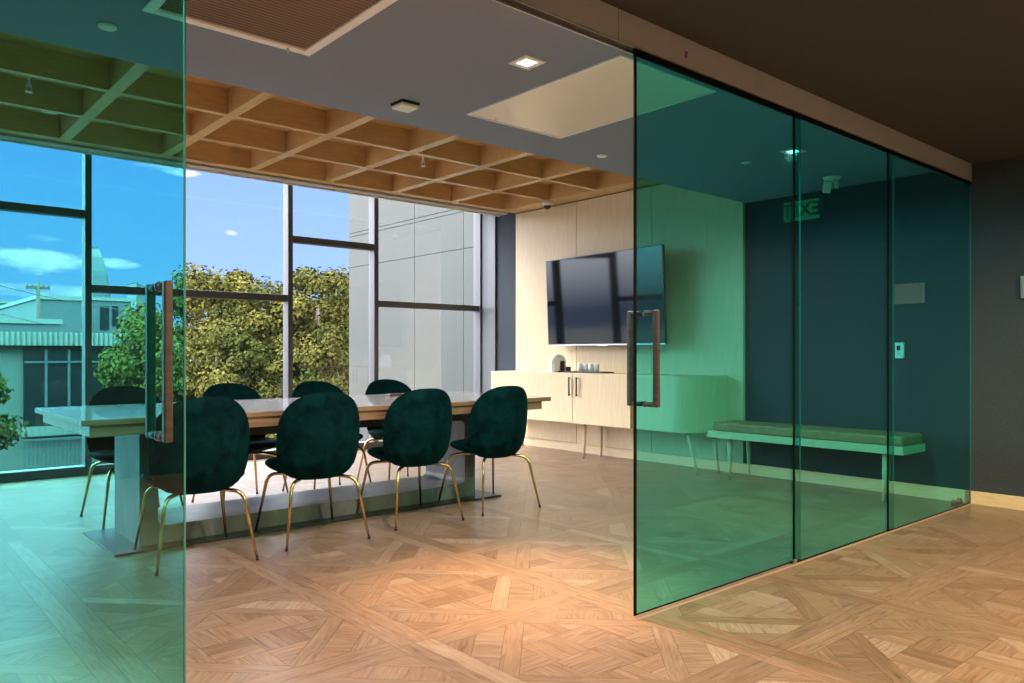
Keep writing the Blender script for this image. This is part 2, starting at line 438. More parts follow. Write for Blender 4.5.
struct(box('wall_front', M['darkwall'], XL, YG-.06, 0, -1.94, YG+.06, ZC), 'charcoal return wall at the left end of the glass', 'wall')
def pull(door, x):
    h = empty('pull_handle', (x-door.location.x, 0, 0)); h.parent = door
    for y in (-.070, .070):
        MB().box(-.011, y-.013, .878, .011, y+.013, 1.284).build('bar', M['bronze'], h, .006, 3)
    for z in (.889, 1.273):
        MB().tube([(0,-.058,z),(0,-.006,z)], .0105, 16).build('standoff', M['bronze'], h)
        MB().tube([(0,.006,z),(0,.058,z)], .0105, 16).build('standoff', M['bronze'], h)
        MB().tube([(0,-.011,z),(0,-.0055,z)], .0135, 20).build('washer', M['chrome'], h)
pull(dA, 2.563); pull(dL, .6235)
# guides at the floor
gd = MB().box(3.757, YG-.022, 0, 3.79, YG-.014, .03).box(3.757, YG-.022, 0, 3.79, YG+.012, .006).build('floor_guide', M['chrome'], None, .001)
tag(gd, 'small metal floor guide where the first two glass panels overlap', 'floor guide')
gd = MB().tube([(6.10, YG+.02, .022),(6.10, YG+.045, .022)], .022, 16).tube([(6.21, YG+.02, .022),(6.21, YG+.045, .022)], .022, 16).box(6.08, YG+.022, 0, 6.25, YG+.043, .012).build('door_stop', M['black'])
tag(gd, 'black door stop on floor in the glass corner by charcoal wall', 'door stop')

# ------------------------------------------------------------------ window wall
mull = [(-2.30,.055),(-1.27,.055),(.64,.055),(1.69,.055),(3.64,.055),(4.70,.058)]
DY = .12
def bay(n, xa, xb, ztrans, label):
    w = empty('window_%d' % n, ((xa+xb)/2, YW, 0)); struct(w, label, 'window')
    c_ = (xa+xb)/2; a_, b_ = xa-c_, xb-c_
    MB().box(a_, .0, .0, b_, DY, .075).build('sill_frame', M['alu'], w, .003)
    box('sill_cap', M['silver'], a_, .004, .0755, b_, DY-.01, .082, w)
    MB().box(a_, .0, 2.98, b_, DY, 3.06).build('head_frame', M['alu'], w)
    MB().box(a_, .01, ztrans-.035, b_, DY, ztrans+.035).build('transom', M['alu'], w, .003)
    MB().box(a_, .070, .08, b_, .078, ztrans-.035).build('glass_pane', M['clear'], w)
    MB().box(a_, .070, ztrans+.035, b_, .078, 2.98).build('glass_pane', M['clear'], w)
    return w
xs = [XL]+[m_[0] for m_ in mull]+[6.284]
tr = [2.36, 1.70, 2.36, 1.70, 1.70, 2.345, 1.69]
tr = [1.70, 2.36, 1.70, 2.375, 1.70, 2.345, 1.69]
lab = ['window bay at the far left end', 'narrow window bay left of the table', 'wide window bay at the left',
       'window bay with a high transom behind the left end of the table', 'wide window bay with low transom in front of the trees',
       'narrow window bay with high transom, third from the panelled wall', 'window bay facing the pale cladding, nearest the panelled wall']
for k in range(7):
    a_ = xs[k]+(mull[k-1][1] if k else 0); bay(k+1, a_, xs[k+1], tr[k], lab[k])
for k, (x, w_) in enumerate(mull):
    struct(MB().box(x, YW-.005, 0, x+w_, YW+DY, 3.06).build('trim_%d' % (k+3), M['alu'], None, .003), 'grey aluminium mullion between window bays', 'mullion')
jb = empty('trim_9', (6.27, 7.7, 0)); struct(jb, 'grey window jamb beside the charcoal wall', 'jamb')
box('jamb_return', M['alu_light'], .0145, -.02, 0, .02, .27, 3.06, jb)
box('jamb_frame', M['alu'], -.008, .13, 0, .0143, .27, 3.06, jb)
box('side_channel', M['alu'], -.008, -.17, 0, .02, -.021, 3.06, jb, .002)
sh = empty('roller_shade', (1.7, 7.24, 2.80)); tag(sh, 'long beige roller shade cassette along the window head', 'roller shade')
box('cassette', M['shade'], XL-1.7+.01, -.09, .0, 6.15-1.7, .06, .075, sh, .004)
box('hem_bar', M['white'], XL-1.7+.01, .02, -.018, 6.12-1.7, .035, .0, sh, .003)

# ------------------------------------------------------------------ ceiling fittings
vg = empty('ceiling_vent', (1.28, 2.55, ZC)); tag(vg, 'large return air grille with white frame in the grey ceiling', 'ceiling vent')
VX, VY = .362, .765
f = MB().box(-VX,-VY,-.012,-VX+.045,VY,.0).box(VX-.045,-VY,-.012,VX,VY,.0).box(-VX+.045,-VY,-.012,VX-.045,-VY+.045,.0).box(-VX+.045,VY-.045,-.012,VX-.045,VY,.0)
f.build('frame', M['white'], vg, .004)
s = MB(); n = 56
for k in range(n):
    y = -VY+.05+(2*VY-.1)*(k+.5)/n
    s.prism([(y-.009,-.009),(y-.005,-.009),(y+.010,-.0015),(y+.006,-.0015)], 'x', -VX+.045, VX-.045)
s.build('slats', M['grille'], vg)
box('backing', mat('vent_backing', (.36,.28,.24), .8), -VX+.04, -VY+.04, -.0012, VX-.04, VY-.04, -.0002, vg)
MB().box(.24,VY-.03,-.03,.248,VY-.024,-.011).build('latch', M['silver'], vg)
pn = empty('access_panel', (3.106, 2.955, ZC)); tag(pn, 'large cream gloss access panel in the grey ceiling', 'ceiling panel')
VX, VY = .376, .585
MB().box(-VX,-VY,-.010,-VX+.016,VY,0).box(VX-.016,-VY,-.010,VX,VY,0).box(-VX+.016,-VY,-.010,VX-.016,-VY+.016,0).box(-VX+.016,VY-.016,-.010,VX-.016,VY,0).build('frame', M['white'], pn, .002)
box('panel', M['cream'], -VX+.019, -VY+.019, -.007, VX-.019, VY-.019, -.001, pn)
for x_ in (-.2, .2): MB().lathe([(0,-.0115),(.006,-.0115),(.006,-.0075),(0,-.0075)], (x_, VY-.05, 0), 12).build('screw', M['silver'], pn)
def downlight(x, y, label, power=60, size=.13, pw=2.9, colr=(1,.93,.87), narrow=8.0):
    d = empty('downlight', (x, y, ZC)); tag(d, label, 'downlight', 'square recessed downlights')
    h_ = size/2
    MB().box(-h_,-h_,-.006,-h_+.028,h_,0).box(h_-.028,-h_,-.006,h_,h_,0).box(-h_+.028,-h_,-.006,h_-.028,-h_+.028,0).box(-h_+.028,h_-.028,-.006,h_-.028,h_,0).build('trim_ring', M['white'], d, .002)
    box('lens', M['lens'], -h_+.029, -h_+.029, -.003, h_-.029, h_-.029, -.0005, d)
    for en, co, sz, bl in ((power*pw, colr, 2.95, .35), (power*narrow, (1,.62,.30), .80, 1.0)):
        l = bpy.data.lights.new('lamp', 'SPOT'); l.energy = en; l.color = co; l.spot_size = sz; l.spot_blend = bl; l.shadow_soft_size = .05
        o = bpy.data.objects.new('lamp', l); COL.objects.link(o); o.location = (0,0,-.02); o.parent = d
    return d
downlight(2.465, 2.728, 'lit square downlight beside the cream ceiling panel', 70)
downlight(4.916, 2.733, 'lit square downlight seen through the overlap of the first two glass panels', 28)
downlight(.02, 2.73, 'added, unseen square downlight over the left end of the room', 50)  # extra downlight out of view, added to brighten the room
for k, x in enumerate((-1.3, 1.9, 3.6, 5.3)):
    downlight(x, -.6, ['corridor downlight at far left', 'corridor downlight above the camera side', 'corridor downlight third along', 'corridor downlight nearest the charcoal wall'][k], 60, pw=6, colr=(1,.66,.36), narrow=8)
for k, x in enumerate((-.8, 2.3, 4.0)):
    downlight(x, -1.6, ['rear corridor downlight at left', 'rear corridor downlight in the middle', 'rear corridor downlight at right'][k], 60, pw=2.5, colr=(1,.74,.46))
sm = empty('smoke_detector', (2.365, 3.62, ZC)); tag(sm, 'small square white detector on a dark base near the coffers', 'detector')
MB().box(-.058,-.058,-.012,.058,.058,0).build('base', M['black'], sm)
MB().box(-.055,-.055,-.032,.055,.055,-.012).build('housing', M['plastic'], sm, .006, 3)
def disc(name, x, y, z, r, label, cat, group=None):
    e = empty(name, (x, y, z)); tag(e, label, cat, group)
    MB().lathe([(0,-.012),(r*.9,-.012),(r,-.008),(r,0)], seg=40).build('cover', M['plastic'], e)
    MB().lathe([(0,-.0005),(r*1.08,-.0005),(r*1.08,.0)], seg=40).build('rim', M['black'], e)
    return e
disc('ceiling_sensor', 4.011, 3.66, ZC, .036, 'small round white cap on grey ceiling right of the cream panel', 'ceiling cap')
disc('ceiling_sensor', .857, 3.585, ZC, .036, 'small round white cap on grey ceiling behind the left glass door', 'ceiling cap')
disc('ceiling_sensor', 1.246, 6.93, 2.995, .06, 'round white disc inside a coffer above the left window', 'ceiling cap')
sq = empty('ceiling_plate', (4.942, 3.112, ZC)); tag(sq, 'tiny square plate on the ceiling seen through the first right glass panel', 'ceiling plate')
MB().box(-.03,-.03,-.008,.03,.03,0).build('plate', M['plastic'], sq, .002)
MB().lathe([(0,-.011),(.008,-.011),(.008,-.008)], seg=12).build('sensor_eye', M['silver'], sq)
def sprinkler(x, y, label):
    e = empty('sprinkler', (x, y, 2.995)); tag(e, label, 'sprinkler', 'sprinkler heads in the coffers')
    MB().tube([(0,0,0),(0,0,-.15)], .009, 10).build('drop_pipe', M['plastic'], e)
    MB().lathe([(0,0),(.035,0),(.030,-.012),(.012,-.014)], seg=20).build('escutcheon', M['plastic'], e)
    b = MB().lathe([(.012,-.150),(.016,-.158),(.016,-.166),(.006,-.170)], seg=14)
    b.tube([(.014,0,-.165),(.017,0,-.185),(.004,0,-.2)], .0025, 6); b.tube([(-.014,0,-.165),(-.017,0,-.185),(-.004,0,-.2)], .0025, 6)
    b.build('frame_arms', M['plastic'], e)
    MB().lathe([(0,-.2),(.022,-.2),(.022,-.203),(0,-.203)], seg=16).build('deflector', M['plastic'], e)
sprinkler(.93, 5.83, 'sprinkler head hanging in a coffer behind the left glass door')
sprinkler(3.98, 5.80, 'sprinkler head hanging in a coffer right of the detector')
dm = empty('dome_camera', (6.03, 6.33, ZK)); tag(dm, 'white dome security camera at the coffer edge above the television', 'security camera')
MB().lathe([(0,0),(.062,0),(.062,-.035),(.055,-.048),(.045,-.052)], seg=32).build('housing', M['plastic'], dm)
MB().lathe([(.045,-.045),(.043,-.062),(.032,-.080),(.016,-.090),(0,-.092)], seg=32).build('dome', mat('smoked_dome', (.01,.01,.012), .08), dm)
wc = empty('ceiling_camera', (5.88, 2.94, ZC)); tag(wc, 'white angled camera hanging from the ceiling by the charcoal wall', 'security camera')
MB().lathe([(0,0),(.068,0),(.062,-.014),(.022,-.020),(.014,-.040)], seg=28).build('mount', M['plastic'], wc)
hh = MB().box(-.022,-.028,-.088,.022,.028,.0).build('housing', M['plastic'], wc, .006, 3); hh.location = (-.035,.015,-.035); hh.rotation_euler = (.1,-.38,math.radians(35))
b2 = MB().box(-.012,-.014,-.075,.016,.014,.0).build('bracket', M['plastic'], wc, .004); b2.location = (.035,-.02,-.01)

# ------------------------------------------------------------------ wall fittings
th = empty('thermostat', (XR, 2.590, 1.128)); tag(th, 'small white control on the charcoal wall behind the last glass overlap', 'wall control')
MB().box(-.026,-.033,-.062,0,.033,.062).build('housing', M['plastic'], th, .005)
box('display', M['black'], -.0275,-.010,.0,-.026,.018,.038, th)
box('button', M['silver'], -.0275,-.010,-.035,-.026,.012,-.022, th)
M['sign'] = mat('grey_sign_plate', (.30,.30,.29), .5)
rs = empty('room_sign', (XR, 1.655, 1.57)); tag(rs, 'pale plate sign on the corridor wall at right edge of photo', 'sign')
MB().box(-.012,-.112,-.078,0,.112,.078).build('plate', M['sign'], rs, .002)
box('edge_strip', M['silver'], -.016,.102,-.078,-.012,.112,.078, rs)
ex = empty('exit_sign', (XR, .80, 2.335)); tag(ex, 'green lit EXIT sign on the corridor wall, seen mirrored in the glass', 'exit sign')
MB().box(-.035,-.17,-.10,0,.17,.10).build('housing', M['black'], ex, .004)
box('face', M['exit'], -.038,-.155,-.085,-.035,.155,.085, ex)
tcu = bpy.data.curves.new('lettering', 'FONT'); tcu.body = 'EXIT'; tcu.size = .165; tcu.align_x = 'CENTER'; tcu.align_y = 'CENTER'; tcu.extrude = .001; tcu.offset = .003
tt = bpy.data.objects.new('t', tcu); COL.objects.link(tt); bpy.context.view_layer.update()
me_ = bpy.data.meshes.new_from_object(tt.evaluated_get(bpy.context.evaluated_depsgraph_get())); bpy.data.objects.remove(tt)
to = bpy.data.objects.new('lettering', me_); COL.objects.link(to); to.parent = ex; to.location = (-.0395, 0, 0); to.rotation_euler = (PI/2, 0, -PI/2)
me_.materials.clear(); me_.materials.append(M['exitdark'])

# ------------------------------------------------------------------ television
TVC = Vector((6.035, 5.52, 1.675))
yawtv = math.atan2(.10, 1.735)
tv = empty('television', TVC); tag(tv, 'large wall mounted flat television angled out over the cabinet', 'television')
tv.rotation_euler = (0, 0, 0)
W2, H2 = .868, .478
tvm = Matrix.Rotation(-yawtv, 4, 'Z') @ Matrix.Rotation(-math.radians(2.4), 4, 'Y')
tv.matrix_world = Matrix.Translation(TVC) @ tvm
# local: x depth (-x faces the room), y width, z height
MB().box(-.006,-W2,-H2,.022,W2,H2).build('body', M['bezel'], tv, .004)
box('screen', M['screen'], -.0085, -W2+.009, -H2+.016, -.0062, W2-.009, H2-.009, tv)
box('bottom_bezel', M['silver'], -.010, -W2, -H2-.004, .012, W2, -H2+.006, tv, .001)
MB().box(-.012,-.075,-H2-.012,.0,.055,-H2-.002).build('sensor_badge', M['silver'], tv, .003)
MB().box(.022,-.45,-.30,.055,.45,.25).build('rear_housing', M['black'], tv, .01)
MB().box(.055,-.10,-.12,.20,.10,.12).build('mount_arm', M['black'], tv, .004)
box('wall_plate', M['black'], .165,-.25,-.16,.19,.25,.16, tv)

# ------------------------------------------------------------------ wall cabinet with rounded end
cb = empty('credenza', (6.03, 5.5, 0)); tag(cb, 'long pale ash credenza with rounded end below the television', 'cabinet')
X0, X1 = 5.81, 6.245
def lx(x): return x-6.03
def ly(y): return y-5.5
r = .36
pts = [(lx(X1),ly(7.04)),(lx(X0),ly(7.04)),(lx(X0),ly(4.44))]
for k in range(1, 17):
    a_ = k/16*PI/2
    pts.append((lx(X0)+(X1-X0)*(1-math.cos(a_))**1.0, ly(4.44)-.31*math.sin(a_)))
pts[-1] = (lx(X1), ly(4.13))
MB().prism(pts, 'z', .375, .90, 0, False).build('body', M['ash'], cb, .003)
d_ = MB().box(lx(X0)-.018, ly(5.702), .377, lx(X0)-.001, ly(7.04), .897).build('door', M['ash'], cb, .002)
def cab_handle(y, par):
    h = empty('handle', (lx(X0)-.018, ly(y), .76)); h.parent = par
    box('bar', M['black'], -.034, -.007, -.10, -.022, .007, .10, h, .003)
    for z in (-.085, .085): MB().tube([(-.024,0,z),(0,0,z)], .004, 8).build('post', M['brass'], h)
def cab_handle1(y, par):
    b = MB().box(lx(X0)-.050, ly(y)-.008, .66, lx(X0)-.038, ly(y)+.008, .86)
    for z in (.675, .845): b.box(lx(X0)-.040, ly(y)-.004, z-.004, lx(X0)-.018, ly(y)+.004, z+.004)
    b.build('handle', M['black'], par, .002)
cab_handle1(5.728, d_)
d_ = MB().box(lx(X0)-.018, ly(4.92), .377, lx(X0)-.001, ly(5.698), .897).build('door', M['ash'], cb, .002)
cab_handle1(5.618, d_)
box('painted_gap_shade', mat('gap_shade_brown', (.20,.12,.06), .7), lx(X0)-.004, ly(4.892), .377, lx(X0)-.0005, ly(4.918), .897, cb)  # brown strip paints the shade in the gap beside the door
def leg(x, y, h, par, r0=.022, r1=.011, lean=(0,0), m='ash_h', name='leg'):
    o = MB().tube([(x-lean[0],y-lean[1],h),(x,y,0.004)], [r0,r1], 16).build(name, M[m], par)
    MB().tube([(x,y,.004),(x,y,0)], [r1,r1*.95], 16).build('glide', M['black'], o)
for x, y, dy in ((5.94,5.68,0),(6.19,5.66,0),(5.895,4.215,-.12),(6.17,4.17,-.07),(5.94,6.92,0),(6.19,6.92,0)): leg(lx(x), ly(y), .375, cb, .022, .011, (-.02 if x < 6 else 0, dy))

# things on the cabinet
cm = empty('coffee_machine', (6.00, 6.13, .90)); tag(cm, 'small white round capsule coffee machine on the credenza', 'coffee machine')
cm.rotation_euler = (0, 0, math.radians(-18))
arc = [(-.085,0),(.085,0)]+[(.09*math.cos(math.radians(a_)), .105+.092*math.sin(math.radians(a_))) for a_ in range(0, 181, 12)]
MB().prism(arc, 'y', -.035, .045, 0, True).build('body', M['ceramic'], cm, .008, 3)
arc2 = [(x*.80, z*.86+.012) for x, z in arc]
MB().prism(arc2, 'y', -.050, -.030, 0, True).build('side_panel', M['ceramic'], cm, .004)
MB().box(-.02,-.075,.0,.07,-.036,.015).build('drip_tray', M['black'], cm, .003)
MB().box(.0,-.075,.015,.05,-.045,.125).build('water_tank', M['wine'], cm, .01, 3)
MB().lathe([(0,0),(.024,0),(.030,.06),(.027,.06),(.022,.004),(0,.004)], (.10,-.06,0), 20).build('capsule_cup', M['wine'], cm)
ty = empty('tray', (5.99, 5.66, .90)); tag(ty, 'dark serving tray on the credenza carrying glasses', 'tray')
MB().box(-.09,-.27,.0,.09,.27,.006).build('base', M['tin'], ty, .002)
MB().box(-.095,-.275,.0,-.089,.275,.016).box(.089,-.275,.0,.095,.275,.016).box(-.089,-.275,.0,.089,-.269,.016).box(-.089,.269,.0,.089,.275,.016).build('rim', M['tin'], ty)
glab = ['tumbler at the window end of the tray', 'tumbler second from the window end of the tray', 'tumbler third from the window end of the tray', 'tumbler nearest the glass doors on the tray']
for k, u in enumerate((580.5, 586, 591.2, 596.5)):
    p = at_x(u, 370, 5.97+.03*(k % 2))
    g_ = MB().lathe([(0,0),(.026,0),(.031,.088),(.0285,.088),(.024,.006),(0,.006)], seg=24).build('drinking_glass', M['tumbler'], None, 0, 2, (p.x, p.y, .907))
    tag(g_, 'clear '+glab[k], 'glass', 'tumblers on the tray')

# ------------------------------------------------------------------ bench
bn = empty('bench', (6.0, 3.24, 0)); tag(bn, 'low pale wood bench with brown leather pad against charcoal wall', 'bench')
MB().box(-.20,-.87,.365,.20,.80,.425).build('frame', M['ash_h'], bn, .004)
MB().box(-.19,-.86,.426,.19,.755,.500).build('cushion', M['leather'], bn, .018, 4)
for x, y in ((-.10,.635),(.19-.0,.63),(-.13,-.70),(.16,-.60)):
    leg(x, y, .365, bn, .026, .010, (0, .02 if y < 0 else -.0))

# ------------------------------------------------------------------ conference table
TX, TY = 2.555, 4.95
tb = empty('conference_table', (TX, TY, 0)); tag(tb, 'long walnut conference table on a concrete loop base', 'table')
MB().box(-1.635,-.60,.735,1.63,.62,.765).build('tabletop', M['walnut'], tb, .003)
box('painted_glare', M['tabletop'], -1.632,-.597,.7651,1.627,.617,.7662, tb)  # thin pale layer paints the window glare over the walnut
MB().box(-1.595,-.585,.675,1.545,.60,.7345).build('under_panel', M['walnut'], tb, .003)
outer = [(1.285-TX,.012),(3.70-TX,.012),(3.70-TX,.672),(1.285-TX,.672)]
inner = rrect(1.385-TX, .112, 3.60-TX, .595, .045, 8)
def frame_ring(outer, inner, y0, y1):
    bm = bmesh.new()
    nI = len(inner)
    def ring(pts, y): return [bm.verts.new((p[0], y, p[1])) for p in pts]
    # outer resampled so each inner vertex has a partner
    ox0, ox1 = outer[0][0], outer[1][0]; oz0, oz1 = outer[0][1], outer[2][1]
    cx0, cx1 = min(p[0] for p in inner), max(p[0] for p in inner); cz0, cz1 = min(p[1] for p in inner), max(p[1] for p in inner)
    op = []
    q = nI//4
    for i, p in enumerate(inner):
        quad = i//q; k = i % q; m_ = q-1; h_ = m_/2
        C = [(ox1,oz1),(ox0,oz1),(ox0,oz0),(ox1,oz0)][quad]
        # each corner: slide to the corner and back
        if quad == 0: o_ = (ox1, p[1]) if k < h_ else ((C) if k == h_ else (p[0], oz1))
        if quad == 1: o_ = (p[0], oz1) if k < h_ else ((C) if k == h_ else (ox0, p[1]))
        if quad == 2: o_ = (ox0, p[1]) if k < h_ else ((C) if k == h_ else (p[0], oz0))
        if quad == 3: o_ = (p[0], oz0) if k < h_ else ((C) if k == h_ else (ox1, p[1]))
        op.append(o_)
    for y, flip in ((y0, False), (y1, True)):
        pass
    I0, I1, O0, O1 = ring(inner,y0), ring(inner,y1), ring(op,y0), ring(op,y1)
    for i in range(nI):
        j = (i+1) % nI
        bm.faces.new((I0[i],I0[j],O0[j],O0[i])); bm.faces.new((I1[i],O1[i],O1[j],I1[j]))
        f = bm.faces.new((I0[i],I1[i],I1[j],I0[j])); f.smooth = False
        bm.faces.new((O0[i],O0[j],O1[j],O1[i]))
    m_ = MB(); m_.bm = bm; return m_
frame_ring(outer, inner, 4.69-TY, 5.21-TY).build('base_loop', M['concrete'], tb)
MB().box(1.13-TX,4.575-TY,0,3.87-TX,5.30-TY,.012).build('base_plate', M['plate'], tb, .002)
for x, z in ((1.615, .703), (2.925, .703)):
    o = empty('power_socket', (x-TX, -.587, z)); o.parent = tb
    MB().box(-.085,-.003,-.026,.085,.004,.026).build('face', M['black'], o, .002)
    for k in (-1, 1):
        MB().box(.02*k-.008+.02,-.0045,-.012,.02*k+.008+.02,-.003,.012).build('outlet', mat('outlet_grey', (.10,.11,.13), .4), o)
rm = empty('remote_control', (3.36, 5.27, .7663), math.radians(8)); tag(rm, 'dark red-brown remote lying on the walnut table top', 'remote')
MB().box(-.09,-.03,0,.09,.03,.018).build('body', M['remote'], rm, .004)
box('button_pad', M['tin'], -.06,-.018,.018,.03,.018,.020, rm)

# ------------------------------------------------------------------ chairs
def pillow(a, b_top, b_bot, thick, bend, recline, z0, nu=48, nv=20, power=2.75, narrow=.07):
    """closed rounded shield: width 2a, from z0-b_bot to z0+b_top, facing +y"""
    bm = bmesh.new()
    def pt(th, rho, side):
        c_, s_ = math.cos(th), math.sin(th)
        n_ = power if s_ > 0 else 3.9
        k = (abs(c_)**n_+abs(s_)**n_)**(-1/n_)
        x = a*c_*k*rho; z = (b_top if s_ > 0 else b_bot)*s_*k*rho
        x *= 1-narrow*(z/(b_top if z > 0 else b_bot))**2*(.7 if z > 0 else 1.3)
        t = thick*max(0, 1-rho**3.2)**.55
        y = side*t + bend*(x/a)**2 + recline*z + .05*max(0,(-z/b_bot))**3
        return (x, y, z0+z)
    rings = []
    rhos = [math.sin(PI/2*(k+1)/nv) for k in range(nv)]
    f0 = bm.verts.new(pt(0,0,1)); b0 = bm.verts.new(pt(0,0,-1))
    F = [[bm.verts.new(pt(2*PI*i/nu, r_, 1)) for i in range(nu)] for r_ in rhos[:-1]]
    B = [[bm.verts.new(pt(2*PI*i/nu, r_, -1)) for i in range(nu)] for r_ in rhos[:-1]]
    E_ = [bm.verts.new(pt(2*PI*i/nu, 1, 0)) for i in range(nu)]
    for R_, c0 in ((F, f0), (B, b0)):
        R_ = R_+[E_]
        for i in range(nu): bm.faces.new((c0, R_[0][i], R_[0][(i+1)%nu]))
        for q in range(len(R_)-1):
            for i in range(nu): bm.faces.new((R_[q][i], R_[q+1][i], R_[q+1][(i+1)%nu], R_[q][(i+1)%nu]))
    for f_ in bm.faces: f_.smooth = True
    m_ = MB(); m_.bm = bm
    return m_, [pt(2*PI*i/nu, 1, 0) for i in range(nu)]
def seat_shell(a, b0, b1, z, t0, t1, nu=44, nv=16):
    bm = bmesh.new()
    def pt(th, rho, side):
        c_, s_ = math.cos(th), math.sin(th); n_ = 2.7
        k = (abs(c_)**n_+abs(s_)**n_)**(-1/n_)
        x = a*c_*k*rho; y = (b1 if s_ > 0 else b0)*s_*k*rho
        t = (t1 if side > 0 else t0)*max(0, 1-rho**3)**.5
        return (x, y, z+side*t + .035*rho**2 - .02*max(0,-y/b0)**2)
    rhos = [math.sin(PI/2*(k+1)/nv) for k in range(nv)]
    f0 = bm.verts.new(pt(0,0,1)); b0_ = bm.verts.new(pt(0,0,-1))
    E_ = [bm.verts.new(pt(2*PI*i/nu, 1, 0)) for i in range(nu)]
    for sd, c0 in ((1, f0), (-1, b0_)):
        R_ = [[bm.verts.new(pt(2*PI*i/nu, r_, sd)) for i in range(nu)] for r_ in rhos[:-1]]+[E_]
        for i in range(nu): bm.faces.new((c0, R_[0][i], R_[0][(i+1)%nu]))
        for q in range(len(R_)-1):
            for i in range(nu): bm.faces.new((R_[q][i], R_[q+1][i], R_[q+1][(i+1)%nu], R_[q][(i+1)%nu]))
    for f_ in bm.faces: f_.smooth = True
    m_ = MB(); m_.bm = bm; return m_
def fillet(pts, r, n=8):
    pts = [Vector(p) for p in pts]; out = [pts[0]]
    for i in range(1, len(pts)-1):
        p = pts[i]; a_ = (pts[i-1]-p).normalized(); b_ = (pts[i+1]-p).normalized()
        A, B = p+a_*r, p+b_*r
        for k in range(n+1):
            t = k/n; out.append(A*(1-t)**2+p*2*t*(1-t)+B*t*t)
    out.append(pts[-1]); return out
def make_chair():
    ch = empty('dining_chair')
    m_, rim = pillow(.252, .262, .246, .034, .105, -.12, .612)
    bk = m_.build('backrest', M['velvet'], ch); bk.location = (0, -.232, 0)
    MB().tube(rim+[rim[0]], .0045, 6, False).build('piping', M['velvet'], bk)
    seat_shell(.258, .165, .27, .410, .040, .050).build('seat', M['velvet'], ch).location = (0, -.005, 0)
    fr = MB().tube([(-.08,-.10,.376),(.08,-.10,.376),(.08,.12,.376),(-.08,.12,.376),(-.08,-.10,.376)], .009, 10).build('under_frame', M['brass'], ch)
    for sx in (-1, 1):
        for sy in (-1, 1):
            path = fillet([(sx*.08, sy*.10, .376), (sx*.195, sy*.215, .362), (sx*.248, sy*.285, .012)], .055)
            n_ = len(path); rr_ = [.0105 if i < n_-1 else .0068 for i in range(n_)]
            lg = MB().tube(path, rr_, 12).build('leg', M['brass'], ch)
            MB().tube([(sx*.248, sy*.285, .016), (sx*.2485, sy*.2855, 0)], [.0085,.0085], 12).build('foot_cap', M['black'], lg)
    return ch
spots = [(1.465, 4.32, -5, 'dark green velvet chair nearest the camera, cut by the edge of the left glass door'),
         (2.165, 4.345, -6, 'dark green velvet chair on the near side, second from the left glass door'),
         (2.895, 4.385, -5, 'dark green velvet chair on the near side, third from the left glass door'),
         (3.567, 4.365, -4, 'dark green velvet chair on the near side next to the credenza'),
         (1.49, 5.585, 180, 'dark green velvet chair on the window side at the left table end, seen through glass'),
         (2.24, 5.62, 181, 'dark green velvet chair on the window side in front of the wide bay with trees'),
         (2.93, 5.60, 178, 'dark green velvet chair on the window side in front of the narrow high transom bay'),
         (3.60, 5.61, 176, 'dark green velvet chair on the window side closest to the pale cladding bay')]
proto = make_chair()
for i, (x, y, a_, lb) in enumerate(spots):
    o = proto if i == 0 else copy_tree(proto)
    o.location = (x, y, 0); o.rotation_euler = (0,0,math.radians(a_))
    tag(o, lb, 'chair', 'dining chairs around the conference table')

# ------------------------------------------------------------------ outside
ZG = -3.4
struct(MB().box(-120, 8.3, ZG-.1, 260, 900, ZG).build('ground', M['ground']), 'grey street and ground outside', 'ground')
struct(MB().box(XL-.2, YW+DY, ZG, XR+.9, YW+DY+.2, -.02).build('wall_outside', M['facade']), 'outer wall below the windows', 'wall')
WX = 7.2
ww = empty('building_wing', (WX, 10.5, ZG)); tag(ww, 'pale clad wing of the building outside the right window bay', 'building wing')
yj = [9.41, 10.743]
ys = [8.05, 9.405, 9.417, 10.737, 10.749, 12.885]
zs = [ZG, -1.2, -1.188, 2.70, 2.712, 3.24, 3.252, 3.325, 3.337, 9]
# joints follow the photo: one course line at 2.706, a double one at 3.29
pm = MB()
rows = [(ZG,-1.2),(-1.19,2.702),(2.712,3.27),(3.28,3.335),(3.345,9)]
cols = [(8.05,9.405),(9.417,10.737),(10.749,12.10),(12.112,12.885)]
for za, zb in rows:
    for ya, yb in cols:
        pm.box(0, ya-10.5, za-ZG, .03, yb-10.5, zb-ZG)
pm.build('cladding', M['whitewall'], ww)
box('wing_core', M['joint'], .02, 8.05-10.5, 0, 3.0, 12.87-10.5, 9-ZG, ww)
box('end_cladding', M['whitewall'], .0, 12.885-10.5, 0, 3.0, 12.92-10.5, 9-ZG, ww)

# low building across the street
DB = 22.0
lbg = empty('shopfront_building', (4, DB, ZG)); tag(lbg, 'low building with corrugated fascia and dark shop windows across the street', 'building')
def bx(u): return at_y(u, 354, DB).x-4
fz0, fz1 = at_y(60, 345.5, DB).z-ZG, at_y(60, 332.5, DB).z-ZG
xl, xr = bx(-160), bx(134)
box('wall', M['facade'], xl, .25, 0, xr, 9, fz0, lbg)
fm = MB(); nfl = 110
pts = []
for k in range(nfl+1):
    x = xl-.2+(xr-xl+.4)*k/nfl; pts.append((x, -.05 if k % 2 else .0))
poly = pts+[(xr+.2, .2), (xl-.2, .2)]
fm.prism(poly, 'z', fz0, fz1); fm.build('fascia', M['fascia'], lbg)
box('roof', M['bldg_grey'], xl-.2, .2, fz0, xr+.2, 9, fz1-.05, lbg)
zw0, zw1 = at_y(60, 425, DB).z-ZG, at_y(60, 349, DB).z-ZG
